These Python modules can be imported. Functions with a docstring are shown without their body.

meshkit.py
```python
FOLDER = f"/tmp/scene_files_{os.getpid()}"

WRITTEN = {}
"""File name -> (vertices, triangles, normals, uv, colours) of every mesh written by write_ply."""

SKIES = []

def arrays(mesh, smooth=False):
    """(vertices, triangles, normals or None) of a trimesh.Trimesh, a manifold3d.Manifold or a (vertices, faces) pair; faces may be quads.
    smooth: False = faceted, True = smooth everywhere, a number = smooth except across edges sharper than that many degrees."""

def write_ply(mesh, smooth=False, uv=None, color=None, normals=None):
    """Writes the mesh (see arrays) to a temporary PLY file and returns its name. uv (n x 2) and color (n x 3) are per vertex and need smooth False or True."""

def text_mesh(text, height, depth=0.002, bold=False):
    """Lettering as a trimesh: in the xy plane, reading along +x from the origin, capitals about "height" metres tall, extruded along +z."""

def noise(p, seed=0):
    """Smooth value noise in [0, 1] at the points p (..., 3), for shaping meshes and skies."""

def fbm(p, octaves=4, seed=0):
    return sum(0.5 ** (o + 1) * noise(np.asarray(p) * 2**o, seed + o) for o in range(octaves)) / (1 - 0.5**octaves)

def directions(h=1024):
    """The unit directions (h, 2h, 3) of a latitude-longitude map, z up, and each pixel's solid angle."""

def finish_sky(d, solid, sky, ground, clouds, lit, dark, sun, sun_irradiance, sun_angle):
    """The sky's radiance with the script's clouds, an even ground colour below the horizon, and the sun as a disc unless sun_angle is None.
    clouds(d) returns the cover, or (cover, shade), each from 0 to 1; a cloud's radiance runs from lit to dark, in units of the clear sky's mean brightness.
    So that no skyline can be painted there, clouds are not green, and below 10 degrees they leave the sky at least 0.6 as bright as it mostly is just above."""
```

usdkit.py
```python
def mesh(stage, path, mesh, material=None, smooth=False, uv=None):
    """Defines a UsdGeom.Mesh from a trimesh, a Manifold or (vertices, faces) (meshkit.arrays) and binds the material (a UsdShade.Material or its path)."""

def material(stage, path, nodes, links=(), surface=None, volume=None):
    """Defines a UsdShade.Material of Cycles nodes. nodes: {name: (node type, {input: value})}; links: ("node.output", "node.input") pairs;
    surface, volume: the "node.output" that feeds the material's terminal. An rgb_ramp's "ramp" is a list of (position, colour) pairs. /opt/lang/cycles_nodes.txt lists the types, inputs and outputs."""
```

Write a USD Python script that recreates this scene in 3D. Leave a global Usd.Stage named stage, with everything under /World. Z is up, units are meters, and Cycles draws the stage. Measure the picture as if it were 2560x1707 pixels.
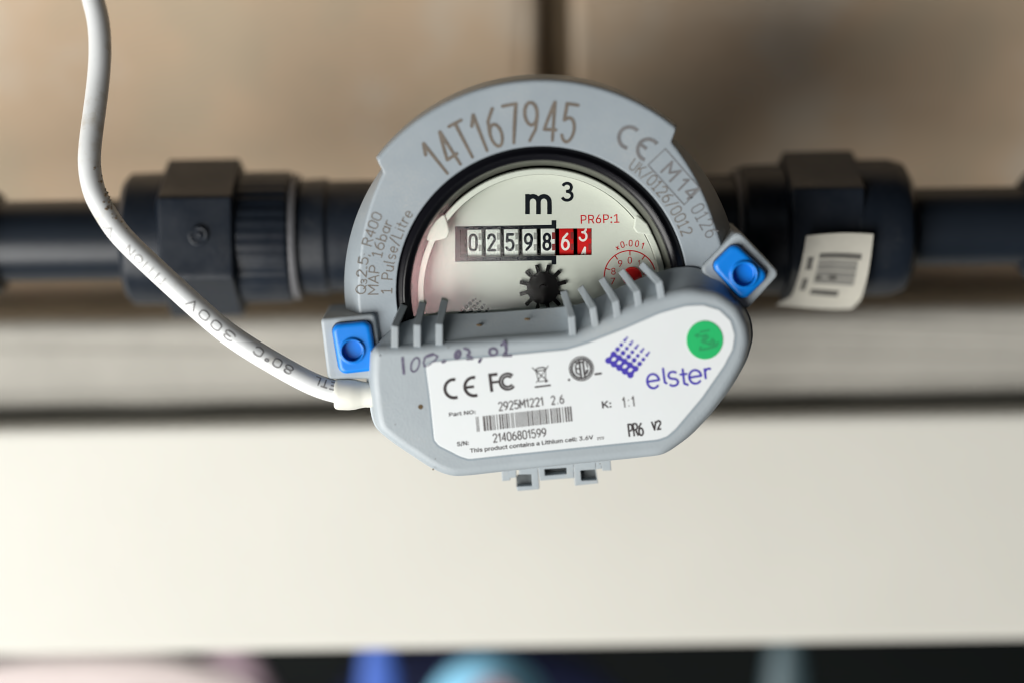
import math, random
import numpy as np, trimesh, usdkit, meshkit
from mapbox_earcut import triangulate_float64
from shapely import affinity
from shapely.geometry import Polygon, LineString, Point, box as sbox
from shapely.ops import unary_union
from pxr import Usd, UsdGeom, UsdLux, Gf, Sdf

random.seed(3)
rng = np.random.default_rng(7)
stage = Usd.Stage.CreateInMemory()
UsdGeom.SetStageUpAxis(stage, UsdGeom.Tokens.z)
UsdGeom.SetStageMetersPerUnit(stage, 1.0)
UsdGeom.Xform.Define(stage, '/World')
stage.SetDefaultPrim(stage.GetPrimAtPath('/World'))

# ---------------------------------------------------------------- camera
D, TILT, ROLL, FW = 0.45, math.radians(-10), math.radians(0.9), 0.2350
FOCAL = 36 * D / FW
EYE = np.array([0, -D * math.sin(TILT), D * math.cos(TILT)])
FWD = -EYE / D
U0 = np.array([0, math.cos(TILT), math.sin(TILT)])
RIGHT = math.cos(ROLL) * np.array([1., 0, 0]) - math.sin(ROLL) * U0
UP = math.sin(ROLL) * np.array([1., 0, 0]) + math.cos(ROLL) * U0
cam = UsdGeom.Camera.Define(stage, '/World/camera')
m = np.eye(4)
m[0, :3], m[1, :3], m[2, :3], m[3, :3] = RIGHT, UP, -FWD, EYE
cam.AddTransformOp().Set(Gf.Matrix4d(m.tolist()))
cam.CreateHorizontalApertureAttr(36.0)
cam.CreateVerticalApertureAttr(36.0 * 682 / 1024)
cam.CreateFocalLengthAttr(FOCAL)
cam.CreateFocusDistanceAttr(D - 0.0020)
cam.CreateFStopAttr(FOCAL / 32.0)
cam.CreateClippingRangeAttr(Gf.Vec2f(0.01, 50))
cam.CreateExposureAttr(-0.02)


def rect_light(path, pos, target, w, h, intensity, color):
    L = UsdLux.RectLight.Define(stage, path)
    pos, target = np.array(pos, float), np.array(target, float)
    z = pos - target
    z /= np.linalg.norm(z)
    x = np.cross([0.1, 1, 0], z)
    x /= np.linalg.norm(x)
    y = np.cross(z, x)
    t = np.eye(4)
    t[0, :3], t[1, :3], t[2, :3], t[3, :3] = x, y, z, pos
    L.AddTransformOp().Set(Gf.Matrix4d(t.tolist()))
    L.CreateWidthAttr(w)
    L.CreateHeightAttr(h)
    L.CreateIntensityAttr(intensity)
    L.CreateColorAttr(Gf.Vec3f(*color))
    return L


# unseen window in front and to the left, two glare lights, weak added fill
rect_light('/World/unseen_window_light', (-0.70, -0.44, 0.68), (0.0, 0.0, -0.03), 1.0, 0.92, 9.7, (1.0, 0.985, 0.95))  # out of view, placed to light everything from the front left
rect_light('/World/unseen_white_glare_light', (-0.036, -0.172, 1.3), (0, 0, 0), 0.045, 0.05, 5.5, (1.0, 0.97, 0.93))  # small and out of view, placed for the white glare in the dial glass
rect_light('/World/unseen_pink_glare_light', (-0.098, -0.160, 1.3), (0, 0, 0), 0.06, 0.065, 7.5, (1.0, 0.52, 0.54))  # out of view, stands in for something pink mirrored in the dial glass
rect_light('/World/added_fill_light', (-0.5, 0.95, 1.6), (0, 0.05, 0), 1.8, 1.0, 0.27, (0.80, 0.90, 1.0))  # added fill from above and behind, lifts the shadows on the stone

# ---------------------------------------------------------------- measuring: a point of the photograph (2560 wide) on the plane z
PX = FW / 2560


def at(px, py, z=0.0):
    px, py, z = np.broadcast_arrays(np.asarray(px, float), np.asarray(py, float), np.asarray(z, float))
    u, v = (px - 1280) * PX / D, (853.5 - py) * PX / D
    ray = FWD + u[..., None] * RIGHT + v[..., None] * UP
    t = (z - EYE[2]) / ray[..., 2]
    return EYE + ray * t[..., None]


# ---------------------------------------------------------------- materials
LOOKS = {}


def mat(name, color, rough=0.45, spec=0.5, var=0.0, vscale=60.0, color2=None, bump=0.0, bscale=900.0, bevel=0.0, coat=0.0, metallic=0.0, sss=0.0, ramp=None, dust=0.0):
    nodes = {'p': ('principled_bsdf', {'base_color': color, 'roughness': rough, 'specular_ior_level': spec, 'coat_weight': coat, 'coat_roughness': 0.08, 'metallic': metallic})}
    links = []
    nodes['g'] = ('texture_coordinate', {})
    if sss:
        nodes['p'][1].update(subsurface_weight=sss, subsurface_scale=0.0015, subsurface_radius=(1, 0.95, 0.85))
    if var or ramp:
        nodes['n'] = ('noise_texture', {'scale': vscale, 'detail': 5.0, 'roughness': 0.6})
        links.append(('g.object', 'n.vector'))
        c2 = color2 if color2 is not None else tuple(c * (1 - var) for c in color)
        nodes['r'] = ('rgb_ramp', {'ramp': ramp or [(0.32, c2), (0.68, color)]})
        links += [('n.fac', 'r.fac'), ('r.color', 'p.base_color')]
    if dust:                                               # fine dust and scuffs lying on the surface
        nodes['dn'] = ('noise_texture', {'scale': 2600.0, 'detail': 2.0, 'roughness': 0.7})
        nodes['dm'] = ('noise_texture', {'scale': 70.0, 'detail': 4.0, 'roughness': 0.65})
        nodes['da'] = ('math', {'math_type': 'multiply'})
        nodes['dr'] = ('rgb_ramp', {'ramp': [(0.30, (0, 0, 0)), (0.46, (dust, dust, dust))]})
        nodes['dx'] = ('mix', {'color2': (0.50, 0.47, 0.41)})
        nodes['dq'] = ('map_range', {'from_min': 0.35, 'from_max': 0.7, 'to_min': rough - 0.06, 'to_max': rough + 0.14})
        links += [('g.object', 'dn.vector'), ('g.object', 'dm.vector'), ('dn.fac', 'da.value1'), ('dm.fac', 'da.value2'), ('da.value', 'dr.fac'), ('dr.color', 'dx.fac'),
                  ('dm.fac', 'dq.value'), ('dq.result', 'p.roughness')]
        links.remove(('r.color', 'p.base_color'))
        links += [('r.color', 'dx.color1'), ('dx.color', 'p.base_color')]
    last = None
    if bevel:
        nodes['bv'] = ('bevel', {'radius': bevel, 'samples': 6})
        last = 'bv.bevel'
    if bump:
        nodes['bn'] = ('noise_texture', {'scale': bscale, 'detail': 3.0, 'roughness': 0.6})
        nodes['b'] = ('bump', {'strength': bump, 'distance': 0.0004})
        links += [('g.object', 'bn.vector'), ('bn.fac', 'b.height')]
        if last:
            links.append((last, 'b.normal'))
        last = 'b.normal'
    if last:
        links.append((last, 'p.normal'))
    LOOKS[name] = usdkit.material(stage, '/World/Looks/' + name, nodes, links, surface='p.BSDF')
    return LOOKS[name]


GREY = mat('grey_plastic', (0.34, 0.385, 0.415), 0.42, var=0.07, vscale=90, bump=0.12, bscale=1600, bevel=0.00035, dust=0.35)
GREY_RING = mat('grey_collar_plastic', (0.29, 0.335, 0.37), 0.36, var=0.06, vscale=60, bump=0.08, bscale=1500, dust=0.28)
ENGRAVE = mat('engraving_brown', (0.155, 0.13, 0.105), 0.7, var=0.3, vscale=700)
ENGRAVE_G = mat('engraving_grey', (0.165, 0.165, 0.17), 0.7, var=0.25, vscale=700)
BLACK = mat('black_rubber', (0.004, 0.004, 0.006), 0.26, 0.3, bump=0.03, bscale=1500)
BLACKMATT = mat('black_matt', (0.004, 0.003, 0.004), 0.6, 0.1)
DIAL = mat('dial_white', (0.645, 0.65, 0.61), 0.5, 0.25, var=0.03, vscale=40)
CHANNEL = mat('dial_channel', (0.17, 0.17, 0.15), 0.4, var=0.2)  # dark reflection and shade at the glass edge put into this grey
INK = mat('black_ink', (0.005, 0.007, 0.012), 0.5, 0.12)
RIM_LIT = mat('dial_rim_lit_white', (0.72, 0.73, 0.68), 0.45)  # lighter than the dial: the brighter light on the rim put into the colour
INK_LABEL = mat('label_ink', (0.03, 0.022, 0.024), 0.6, var=0.3, vscale=900)
INK_SOFT = mat('dot_printed_ink', (0.05, 0.046, 0.048), 0.6, var=0.4, vscale=1500, color2=(0.16, 0.15, 0.15))
RED = mat('red_ink', (0.55, 0.010, 0.018), 0.5, 0.2)
RED_DRUM = mat('red_drum', (0.62, 0.008, 0.010), 0.42, 0.25)
DRUM = mat('white_drum', (0.78, 0.79, 0.77), 0.4, 0.25)
DRUM_INK = mat('drum_ink', (0.008, 0.010, 0.018), 0.5, 0.15)
DRUM_WHITE = mat('drum_white_ink', (0.85, 0.78, 0.77), 0.5)
GEARGREY = mat('gear_grey', (0.30, 0.30, 0.29), 0.5)
GEARRED = mat('gear_dark_red', (0.22, 0.012, 0.014), 0.5)
LABEL = mat('label_paper', (0.68, 0.715, 0.73), 0.38, var=0.03, vscale=50)
BLUEINK = mat('violet_blue_ink', (0.045, 0.03, 0.36), 0.5)
GREEN = mat('green_paper', (0.003, 0.42, 0.12), 0.5, var=0.06, vscale=120)
GREENINK = mat('green_smudged_ink', (0.004, 0.27, 0.085), 0.6)
PEN = mat('marker_ink', (0.05, 0.04, 0.085), 0.55, var=0.5, vscale=500, color2=(0.12, 0.11, 0.17))
BLUE = mat('blue_plastic', (0.002, 0.19, 0.68), 0.32, bevel=0.0006)
CABLE = mat('white_cable', (0.68, 0.70, 0.71), 0.40, bump=0.03, bscale=800, ramp=[(0.28, (0.52, 0.50, 0.45)), (0.42, (0.66, 0.68, 0.685)), (1, (0.70, 0.72, 0.735))], vscale=130)
COLLARW = mat('ivory_rubber', (0.70, 0.70, 0.63), 0.4, sss=0.15)
DIRT = mat('brown_dirt', (0.10, 0.065, 0.03), 0.9)
PVC = mat('anthracite_plastic', (0.011, 0.016, 0.025), 0.36, 0.35, var=0.25, vscale=55, bump=0.12, bscale=500, bevel=0.0008, dust=0.10)
PVC2 = mat('anthracite_pipe', (0.010, 0.015, 0.023), 0.35, 0.4, var=0.25, vscale=40, bump=0.06, bscale=300)
GASKETGREY = mat('pale_gasket', (0.15, 0.15, 0.16), 0.45)
TAG = mat('old_paper', (0.66, 0.64, 0.56), 0.7, var=0.12, vscale=150)
TAGINK = mat('faded_ink', (0.16, 0.155, 0.14), 0.7, var=0.35, vscale=200)
STONE = mat('tan_stone', (0.42, 0.30, 0.19), 0.8, bump=0.25, bscale=120, vscale=17,
            ramp=[(0.26, (0.50, 0.41, 0.29)), (0.42, (0.55, 0.435, 0.305)), (0.52, (0.61, 0.455, 0.31)), (0.60, (0.62, 0.505, 0.38)), (0.74, (0.64, 0.55, 0.45))])
MORTAR = mat('dark_joint', (0.17, 0.125, 0.075), 0.9, var=0.3, vscale=60)
KERB = mat('grey_cement', (0.40, 0.385, 0.345), 0.8, var=0.14, vscale=35, bump=0.3, bscale=250)
CREAM = mat('cream_paint', (0.60, 0.592, 0.54), 0.55, var=0.06, vscale=9, bump=0.08, bscale=300)
DARKFLOOR = mat('dark_floor', (0.004, 0.006, 0.006), 0.7, 0.1, var=0.5, vscale=8)
PINKCLOTH = mat('pale_pink_cloth', (0.66, 0.58, 0.57), 0.9, var=0.12, vscale=20)
LIGHTBLUE = mat('light_blue_cloth', (0.24, 0.57, 0.80), 0.8, var=0.1, vscale=30)
ROYAL = mat('royal_blue_cloth', (0.04, 0.11, 0.45), 0.7)
NAVY = mat('navy_cloth', (0.006, 0.012, 0.06), 0.8)
TEAL = mat('teal_grey_metal', (0.05, 0.085, 0.10), 0.5)
SKINISH = mat('mauve_cloth', (0.30, 0.22, 0.26), 0.8)
GLASS = usdkit.material(stage, '/World/Looks/meter_glass', {
    't': ('transparent_bsdf', {'color': (0.97, 0.985, 0.97)}), 'g': ('glossy_bsdf', {'roughness': 0.02, 'color': (1, 1, 1)}),
    'w': ('layer_weight', {'blend': 0.5}), 'e': ('math', {'math_type': 'power', 'value2': 4.0}), 'f': ('math', {'math_type': 'multiply_add', 'value2': 0.9, 'value3': 0.045}), 'm': ('mix_closure', {})},
    [('w.facing', 'e.value1'), ('e.value', 'f.value1'), ('f.value', 'm.fac'), ('t.BSDF', 'm.closure1'), ('g.BSDF', 'm.closure2')], surface='m.closure')

# ---------------------------------------------------------------- scene helpers
used = {}


def free(parent, name):
    k = (parent, name)
    used[k] = used.get(k, -1) + 1
    return name if used[k] == 0 else f'{name}_{used[k]:03d}'


def tag(prim, label=None, cat=None, group=None, kind=None):
    for k, v in (('label', label), ('category', cat), ('group', group), ('kind', kind)):
        if v:
            prim.SetCustomDataByKey(k, v)
    return prim


def thing(name, label, cat, loc=(0, 0, 0), group=None, kind=None):
    p = '/World/' + free('/World', name)
    x = UsdGeom.Xform.Define(stage, p)
    x.AddTranslateOp().Set(Gf.Vec3d(*map(float, loc)))
    return tag(x.GetPrim(), label, cat, group, kind)


def origin_of(prim):
    o = np.zeros(3)
    while str(prim.GetPath()) not in ('/', '/World'):
        t = prim.GetAttribute('xformOp:translate')
        if t and t.Get() is not None:
            o += np.array(t.Get())
        prim = prim.GetParent()
    return o


def obj(name, mesh, material, parent=None, smooth=30, label=None):
    """mesh in world coordinates; stored relative to its thing"""
    root = str(parent.GetPath()) if parent is not None else '/World'
    v, f = (np.asarray(mesh.vertices), np.asarray(mesh.faces)) if hasattr(mesh, 'vertices') else mesh
    if parent is not None:
        v = v - origin_of(parent)
    p = usdkit.mesh(stage, root + '/' + free(root, name), trimesh.Trimesh(v, f, process=False), material, smooth=smooth).GetPrim()
    if label:
        p.SetCustomDataByKey('label', label)
    return p


cat = trimesh.util.concatenate

# ---------------------------------------------------------------- shape helpers


def cap(ring, flip=False):
    f = np.asarray(triangulate_float64(np.ascontiguousarray(ring[:, :2], float), np.array([len(ring)], np.uint32))).reshape(-1, 3)
    a, b, c = ring[f[:, 0], :2], ring[f[:, 1], :2], ring[f[:, 2], :2]
    s = np.cross(b - a, c - a)
    f = np.where((s < 0)[:, None], f[:, ::-1], f)
    return f[:, ::-1] if flip else f


def loft(rings, top=True, bottom=True):
    """rings from the bottom up, each (n, 3), counter-clockwise from above"""
    n = len(rings[0])
    V, F = np.vstack(rings), []
    i = np.arange(n)
    j = (i + 1) % n
    for k in range(len(rings) - 1):
        a, b = k * n, (k + 1) * n
        F += [np.c_[a + i, a + j, b + j], np.c_[a + i, b + j, b + i]]
    if top:
        F.append(cap(rings[-1]) + (len(rings) - 1) * n)
    if bottom:
        F.append(cap(rings[0], True))
    return trimesh.Trimesh(V, np.vstack(F), process=False)


def ccw(p):
    p = np.asarray(p, float)
    x, y = p[:, 0], p[:, 1]
    return p if (x * np.roll(y, -1) - np.roll(x, -1) * y).sum() > 0 else p[::-1]


def resample(p, n):
    p = np.vstack([p, p[:1]])
    s = np.r_[0, np.cumsum(np.linalg.norm(np.diff(p, axis=0), axis=1))]
    t = np.linspace(0, s[-1], n, endpoint=False)
    return np.stack([np.interp(t, s, p[:, k]) for k in range(p.shape[1])], 1)


def inset(p, d):
    e = np.roll(p, -1, 0) - np.roll(p, 1, 0)
    nrm = np.c_[-e[:, 1], e[:, 0]]
    nrm /= np.maximum(np.linalg.norm(nrm, axis=1, keepdims=True), 1e-12)
    return p + nrm * d


def rounded(px, r, n=96):
    g = Polygon(px).buffer(-r, join_style=1).buffer(r, quad_segs=8)
    return resample(np.array(g.exterior.coords)[:-1], n)


def slab(px, ztop, zbot, fil=0.0008, draft=0.0, zref=None, n=None, steps=5):
    """a plate with a rounded upper edge whose outline is given in photograph points seen at height ztop"""
    w = at(px[:, 0], px[:, 1], ztop if zref is None else zref)[:, :2]
    w = ccw(w)
    rings = [np.c_[inset(w, -draft), np.full(len(w), zbot)]]
    for a in np.linspace(0, np.pi / 2, steps):
        rings.append(np.c_[inset(w, fil * (1 - np.cos(a))), np.full(len(w), ztop - fil * (1 - np.sin(a)))])
    rings.append(np.c_[inset(w, fil + .00008), np.full(len(w), ztop)])
    return loft(rings)


def flat(g, z, up=0.00005, down=0.00003, warp=None):
    """thin print: polygons in photograph points lying on the plane z"""
    out = []
    for q in getattr(g, 'geoms', [g]):
        if q.is_empty or q.area < 1e-6 or q.geom_type != 'Polygon':
            continue
        out.append(trimesh.creation.extrude_polygon(q, 1.0, engine='earcut'))
    mm = cat(out)
    v = np.array(mm.vertices)
    hi = v[:, 2] > 0.5
    w = at(v[:, 0], v[:, 1], z) if warp is None else warp(v[:, :2])
    w[:, 2] = w[:, 2] + np.where(hi, up, -down)
    f = np.array(mm.faces)[:, ::-1] if warp is None else np.array(mm.faces)
    return trimesh.Trimesh(w, f, process=False)


def lathe(prof, n=96, a0=0.0, a1=2 * np.pi, center=(0, 0, 0), axis='z'):
    prof = np.asarray(prof, float)
    full = abs(a1 - a0 - 2 * np.pi) < 1e-6
    a = np.linspace(a0, a1, n, endpoint=not full)
    V = np.stack([np.outer(np.cos(a), prof[:, 0]), np.outer(np.sin(a), prof[:, 0]), np.broadcast_to(prof[:, 1], (n, len(prof)))], -1)
    k = len(prof)
    idx = np.arange(n * k).reshape(n, k)
    F = []
    for i in range(n if full else n - 1):
        j = (i + 1) % n
        A, B = idx[i], idx[j]
        F += [np.c_[A[:-1], B[:-1], B[1:]], np.c_[A[:-1], B[1:], A[1:]]]
    V = V.reshape(-1, 3)
    if axis == 'x':
        V = V[:, [2, 0, 1]]
    return trimesh.Trimesh(V + np.asarray(center), np.vstack(F), process=False)


def tube(pts, r, n=20, caps=True):
    pts = np.asarray(pts, float)
    r = np.broadcast_to(r, len(pts))
    T = np.gradient(pts, axis=0)
    T /= np.linalg.norm(T, axis=1, keepdims=True)
    N = np.cross([0, 0, 1.0], T)
    N /= np.linalg.norm(N, axis=1, keepdims=True)
    B = np.cross(T, N)
    a = np.linspace(0, 2 * np.pi, n, endpoint=False)
    V = pts[:, None] + r[:, None, None] * (np.cos(a)[None, :, None] * N[:, None] + np.sin(a)[None, :, None] * B[:, None])
    idx = np.arange(len(pts) * n).reshape(len(pts), n)
    F = []
    i = np.arange(n)
    j = (i + 1) % n
    for k in range(len(pts) - 1):
        F += [np.c_[idx[k][i], idx[k][j], idx[k + 1][j]], np.c_[idx[k][i], idx[k + 1][j], idx[k + 1][i]]]
    V = V.reshape(-1, 3)
    if caps:
        V = np.vstack([V, pts[:1], pts[-1:]])
        c0, c1 = len(V) - 2, len(V) - 1
        F += [np.c_[idx[0][j], idx[0][i], np.full(n, c0)], np.c_[idx[-1][i], idx[-1][j], np.full(n, c1)]]
    return trimesh.Trimesh(V, np.vstack(F), process=False)


def spline(p, n):
    from scipy.interpolate import CubicSpline
    p = np.asarray(p, float)
    s = np.r_[0, np.cumsum(np.sqrt(np.linalg.norm(np.diff(p, axis=0), axis=1)))]
    return CubicSpline(s, p)(np.linspace(0, s[-1], n))


def boxm(lo, hi):
    b = trimesh.creation.box(np.subtract(hi, lo))
    b.apply_translation((np.add(lo, hi)) / 2)
    return b


# ---------------------------------------------------------------- lettering of one stroke, box width x height 1
def A(cx, cy, rx, ry, a0, a1, n=14):
    t = np.radians(np.linspace(a0, a1, n))
    return [(cx + rx * math.cos(x), cy + ry * math.sin(x)) for x in t]


W = 0.52
GL = {
    '0': (W, [A(.26, .70, .26, .30, 0, 180) + A(.26, .30, .26, .30, 180, 360) + [(.52, .70)]]),
    '1': (.30, [[(0, .74), (.22, 1), (.22, 0)]]),
    'i1': (.36, [[(0, .80), (.18, 1), (.18, 0)], [(0, 0), (.36, 0)]]),
    '2': (W, [A(.26, .73, .25, .27, 170, -20) + [(.02, 0), (.52, 0)]]),
    '3': (W, [A(.24, .76, .24, .24, 160, -90) + [(.18, .52)], A(.24, .26, .28, .26, 90, -160)]),
    '4': (W, [[(.40, 0), (.40, 1), (0, .28), (.52, .28)]]),
    '5': (W, [[(.48, 1), (.06, 1), (.03, .56)] + A(.24, .32, .28, .32, 110, -150)]),
    '6': (W, [A(.26, .30, .26, .30, 170, -190) + [(.02, .45), (.10, .72), (.40, 1)]]),
    '7': (W, [[(0, 1), (.52, 1), (.16, 0)]]),
    '8': (W, [A(.26, .76, .22, .24, -90, 270), A(.26, .27, .26, .27, 90, 450)]),
    '9': (W, [A(.26, .70, .26, .30, -10, 350) + [(.50, .55), (.42, .28), (.12, 0)]]),
    'T': (W, [[(0, 1), (.52, 1)], [(.26, 1), (.26, 0)]]),
    'R': (W, [[(0, 0), (0, 1), (.26, 1)] + A(.28, .76, .22, .24, 90, -90) + [(0, .52)], [(.26, .52), (.52, 0)]]),
    'P': (.48, [[(0, 0), (0, 1), (.24, 1)] + A(.24, .74, .24, .26, 90, -90) + [(0, .48)]]),
    'M': (.66, [[(0, 0), (0, 1), (.33, .35), (.66, 1), (.66, 0)]]),
    'A': (.60, [[(0, 0), (.30, 1), (.60, 0)], [(.10, .33), (.50, .33)]]),
    'L': (.42, [[(0, 1), (0, 0), (.42, 0)]]),
    'U': (.50, [[(0, 1)] + A(.25, .26, .25, .26, 180, 360) + [(.50, 1)]]),
    'K': (.48, [[(0, 0), (0, 1)], [(.46, 1), (.03, .42)], [(.18, .58), (.50, 0)]]),
    'V': (.54, [[(0, 1), (.27, 0), (.54, 1)]]),
    'E': (.46, [[(.46, 1), (0, 1), (0, 0), (.46, 0)], [(0, .52), (.38, .52)]]),
    'C': (.52, [A(.30, .70, .28, .30, 20, 180) + A(.30, .30, .28, .30, 180, 340)]),
    'O': (.62, [A(.31, .5, .31, .5, 0, 360, 30)]),
    'Q': (.62, [A(.31, .5, .31, .5, 0, 360, 30), [(.36, .2), (.60, -.04)]]),
    'I': (.08, [[(.04, 0), (.04, 1)]]),
    'N': (.54, [[(0, 0), (0, 1), (.54, 0), (.54, 1)]]),
    'b': (.44, [[(0, 1), (0, 0)], A(.22, .32, .22, .32, 0, 360, 24)]),
    'a': (.44, [A(.22, .32, .22, .32, 0, 360, 24), [(.44, .64), (.44, 0)]]),
    'r': (.28, [[(0, .64), (0, 0)], [(0, .40)] + A(.20, .40, .18, .24, 150, 60, 6)]),
    'u': (.42, [[(0, .64)] + A(.20, .22, .20, .22, 180, 330) + [(.42, .30)], [(.42, .64), (.42, 0)]]),
    'l': (.16, [[(.04, 1), (.04, .08), (.14, 0)]]),
    's': (.38, [A(.19, .48, .17, .16, 40, 260, 9) + A(.19, .16, .18, .16, 80, -140, 9)]),
    'e': (.44, [[(.02, .32), (.43, .34)] + A(.22, .32, .22, .32, 4, 315, 20)]),
    'i': (.08, [[(.04, .64), (.04, 0)], [(.04, .88), (.04, .90)]]),
    't': (.28, [[(.12, .92), (.12, .10), (.26, 0)], [(0, .64), (.26, .64)]]),
    'm': (.80, [[(0, 0), (0, .68)], [(0, .42)] + A(.20, .46, .20, .22, 180, 0) + [(.40, 0)], [(.40, .42)] + A(.60, .46, .20, .22, 180, 0) + [(.80, 0)]]),
    '/': (.40, [[(0, -.05), (.40, 1.05)]]),
    '.': (.12, [[(.0, .05), (.12, .05)]]),
    ':': (.12, [[(.0, .10), (.12, .10)], [(.0, .68), (.12, .68)]]),
    ';': (.10, [[(.07, .05), (.02, -.14)], [(.06, .52), (.06, .53)]]),
    'x': (.40, [[(0, .55), (.40, 0)], [(.40, .55), (0, 0)]]),
    'o': (.24, [A(.12, .84, .12, .14, 0, 360, 14)]),
    ' ': (.36, []),
}


def stroke_text(text, h, w=1.0, stroke=0.1, gap=0.16, cap_style=1):
    """polygons of the text, baseline y 0, y up, height h; w stretches the width; stroke in the same unit as h"""
    x, out, cs = 0.0, [], []
    for ch in text if not isinstance(text, str) else list(text):
        gw, lines = GL[ch]
        for ln in lines:
            pts = [((x + a * w) * h, b * h) for a, b in ln]
            out.append(LineString(pts).buffer(stroke / 2, quad_segs=4, cap_style=cap_style, join_style=1))
        x += (gw + gap) * w
    g = unary_union(out)
    return g.segmentize(h * 0.12), (x - gap * w) * h


def place(g, ox, oy, ex, ey):
    """from text space (y up) to photograph points"""
    return affinity.affine_transform(g, [ex[0], ey[0], ex[1], ey[1], ox, oy])


def line_text(text, p0, p1, h, stroke, z, gap=0.16, lean=0.0, cap_style=1):
    """text whose baseline runs from p0 to p1 (photograph points) with capitals h high"""
    g, tw = stroke_text(text, h, 1.0, stroke, gap, cap_style)
    d = np.subtract(p1, p0)
    L = np.linalg.norm(d)
    e = d / L
    k = L / tw
    up = np.array([e[1], -e[0]])
    up = up + lean * e
    # widen the strokes back: the letters are laid out in their final width
    g, tw = stroke_text(text, h, k, stroke, gap, cap_style)
    return flat(place(g, p0[0], p0[1], e, up), z)


def font_text(text, p0, p1, h, z, bold=False, mats=None):
    """lettering of a typeface fitted between p0 and p1 on the baseline; h is the height of the capitals in points"""
    t = meshkit.text_mesh(text, 1.0, 1.0, bold)
    v = np.array(t.vertices)
    x0, x1 = v[:, 0].min(), v[:, 0].max()
    d = np.subtract(p1, p0)
    L = np.linalg.norm(d)
    e = d / L
    up = np.array([e[1], -e[0]])
    q = np.array(p0) + ((v[:, :1] - x0) / (x1 - x0) * L) * e + (v[:, 1:2] * h) * up
    w = at(q[:, 0], q[:, 1], z)
    w[:, 2] += np.where(v[:, 2] > 0.5, 0.00005, -0.00003)
    return trimesh.Trimesh(w, np.array(t.faces), process=False)


# ---------------------------------------------------------------- the setting
ZF, ZK, ZB = -0.095, -0.062, -0.053
PIPE_Z = -0.036
PIPE_Y = at(1280, 584, PIPE_Z)[1]


def wobble(mesh, amp, sc, seed=0):
    v = np.array(mesh.vertices)
    for k in range(3):
        v[:, k] += amp * (meshkit.fbm(v * sc + 31.7, 3, seed + k) - 0.5)
    return trimesh.Trimesh(v, mesh.faces, process=False)


def slab_box(lo, hi, fil, n=2.0):
    """a block with rounded upper edges, cut finely enough to be worn a little"""
    w = np.array([[lo[0], lo[1]], [hi[0], lo[1]], [hi[0], hi[1]], [lo[0], hi[1]]])
    g = Polygon(w).buffer(-fil).buffer(fil, quad_segs=4)
    p = ccw(resample(np.array(g.exterior.coords)[:-1], 400))
    rings = [np.c_[p, np.full(len(p), lo[2])]]
    for a in np.linspace(0, np.pi / 2, 5):
        rings.append(np.c_[inset(p, fil * (1 - np.cos(a))), np.full(len(p), hi[2] - fil * (1 - np.sin(a)))])
    rings.append(np.c_[inset(p, fil + .0002), np.full(len(p), hi[2])])
    return loft(rings)


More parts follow.
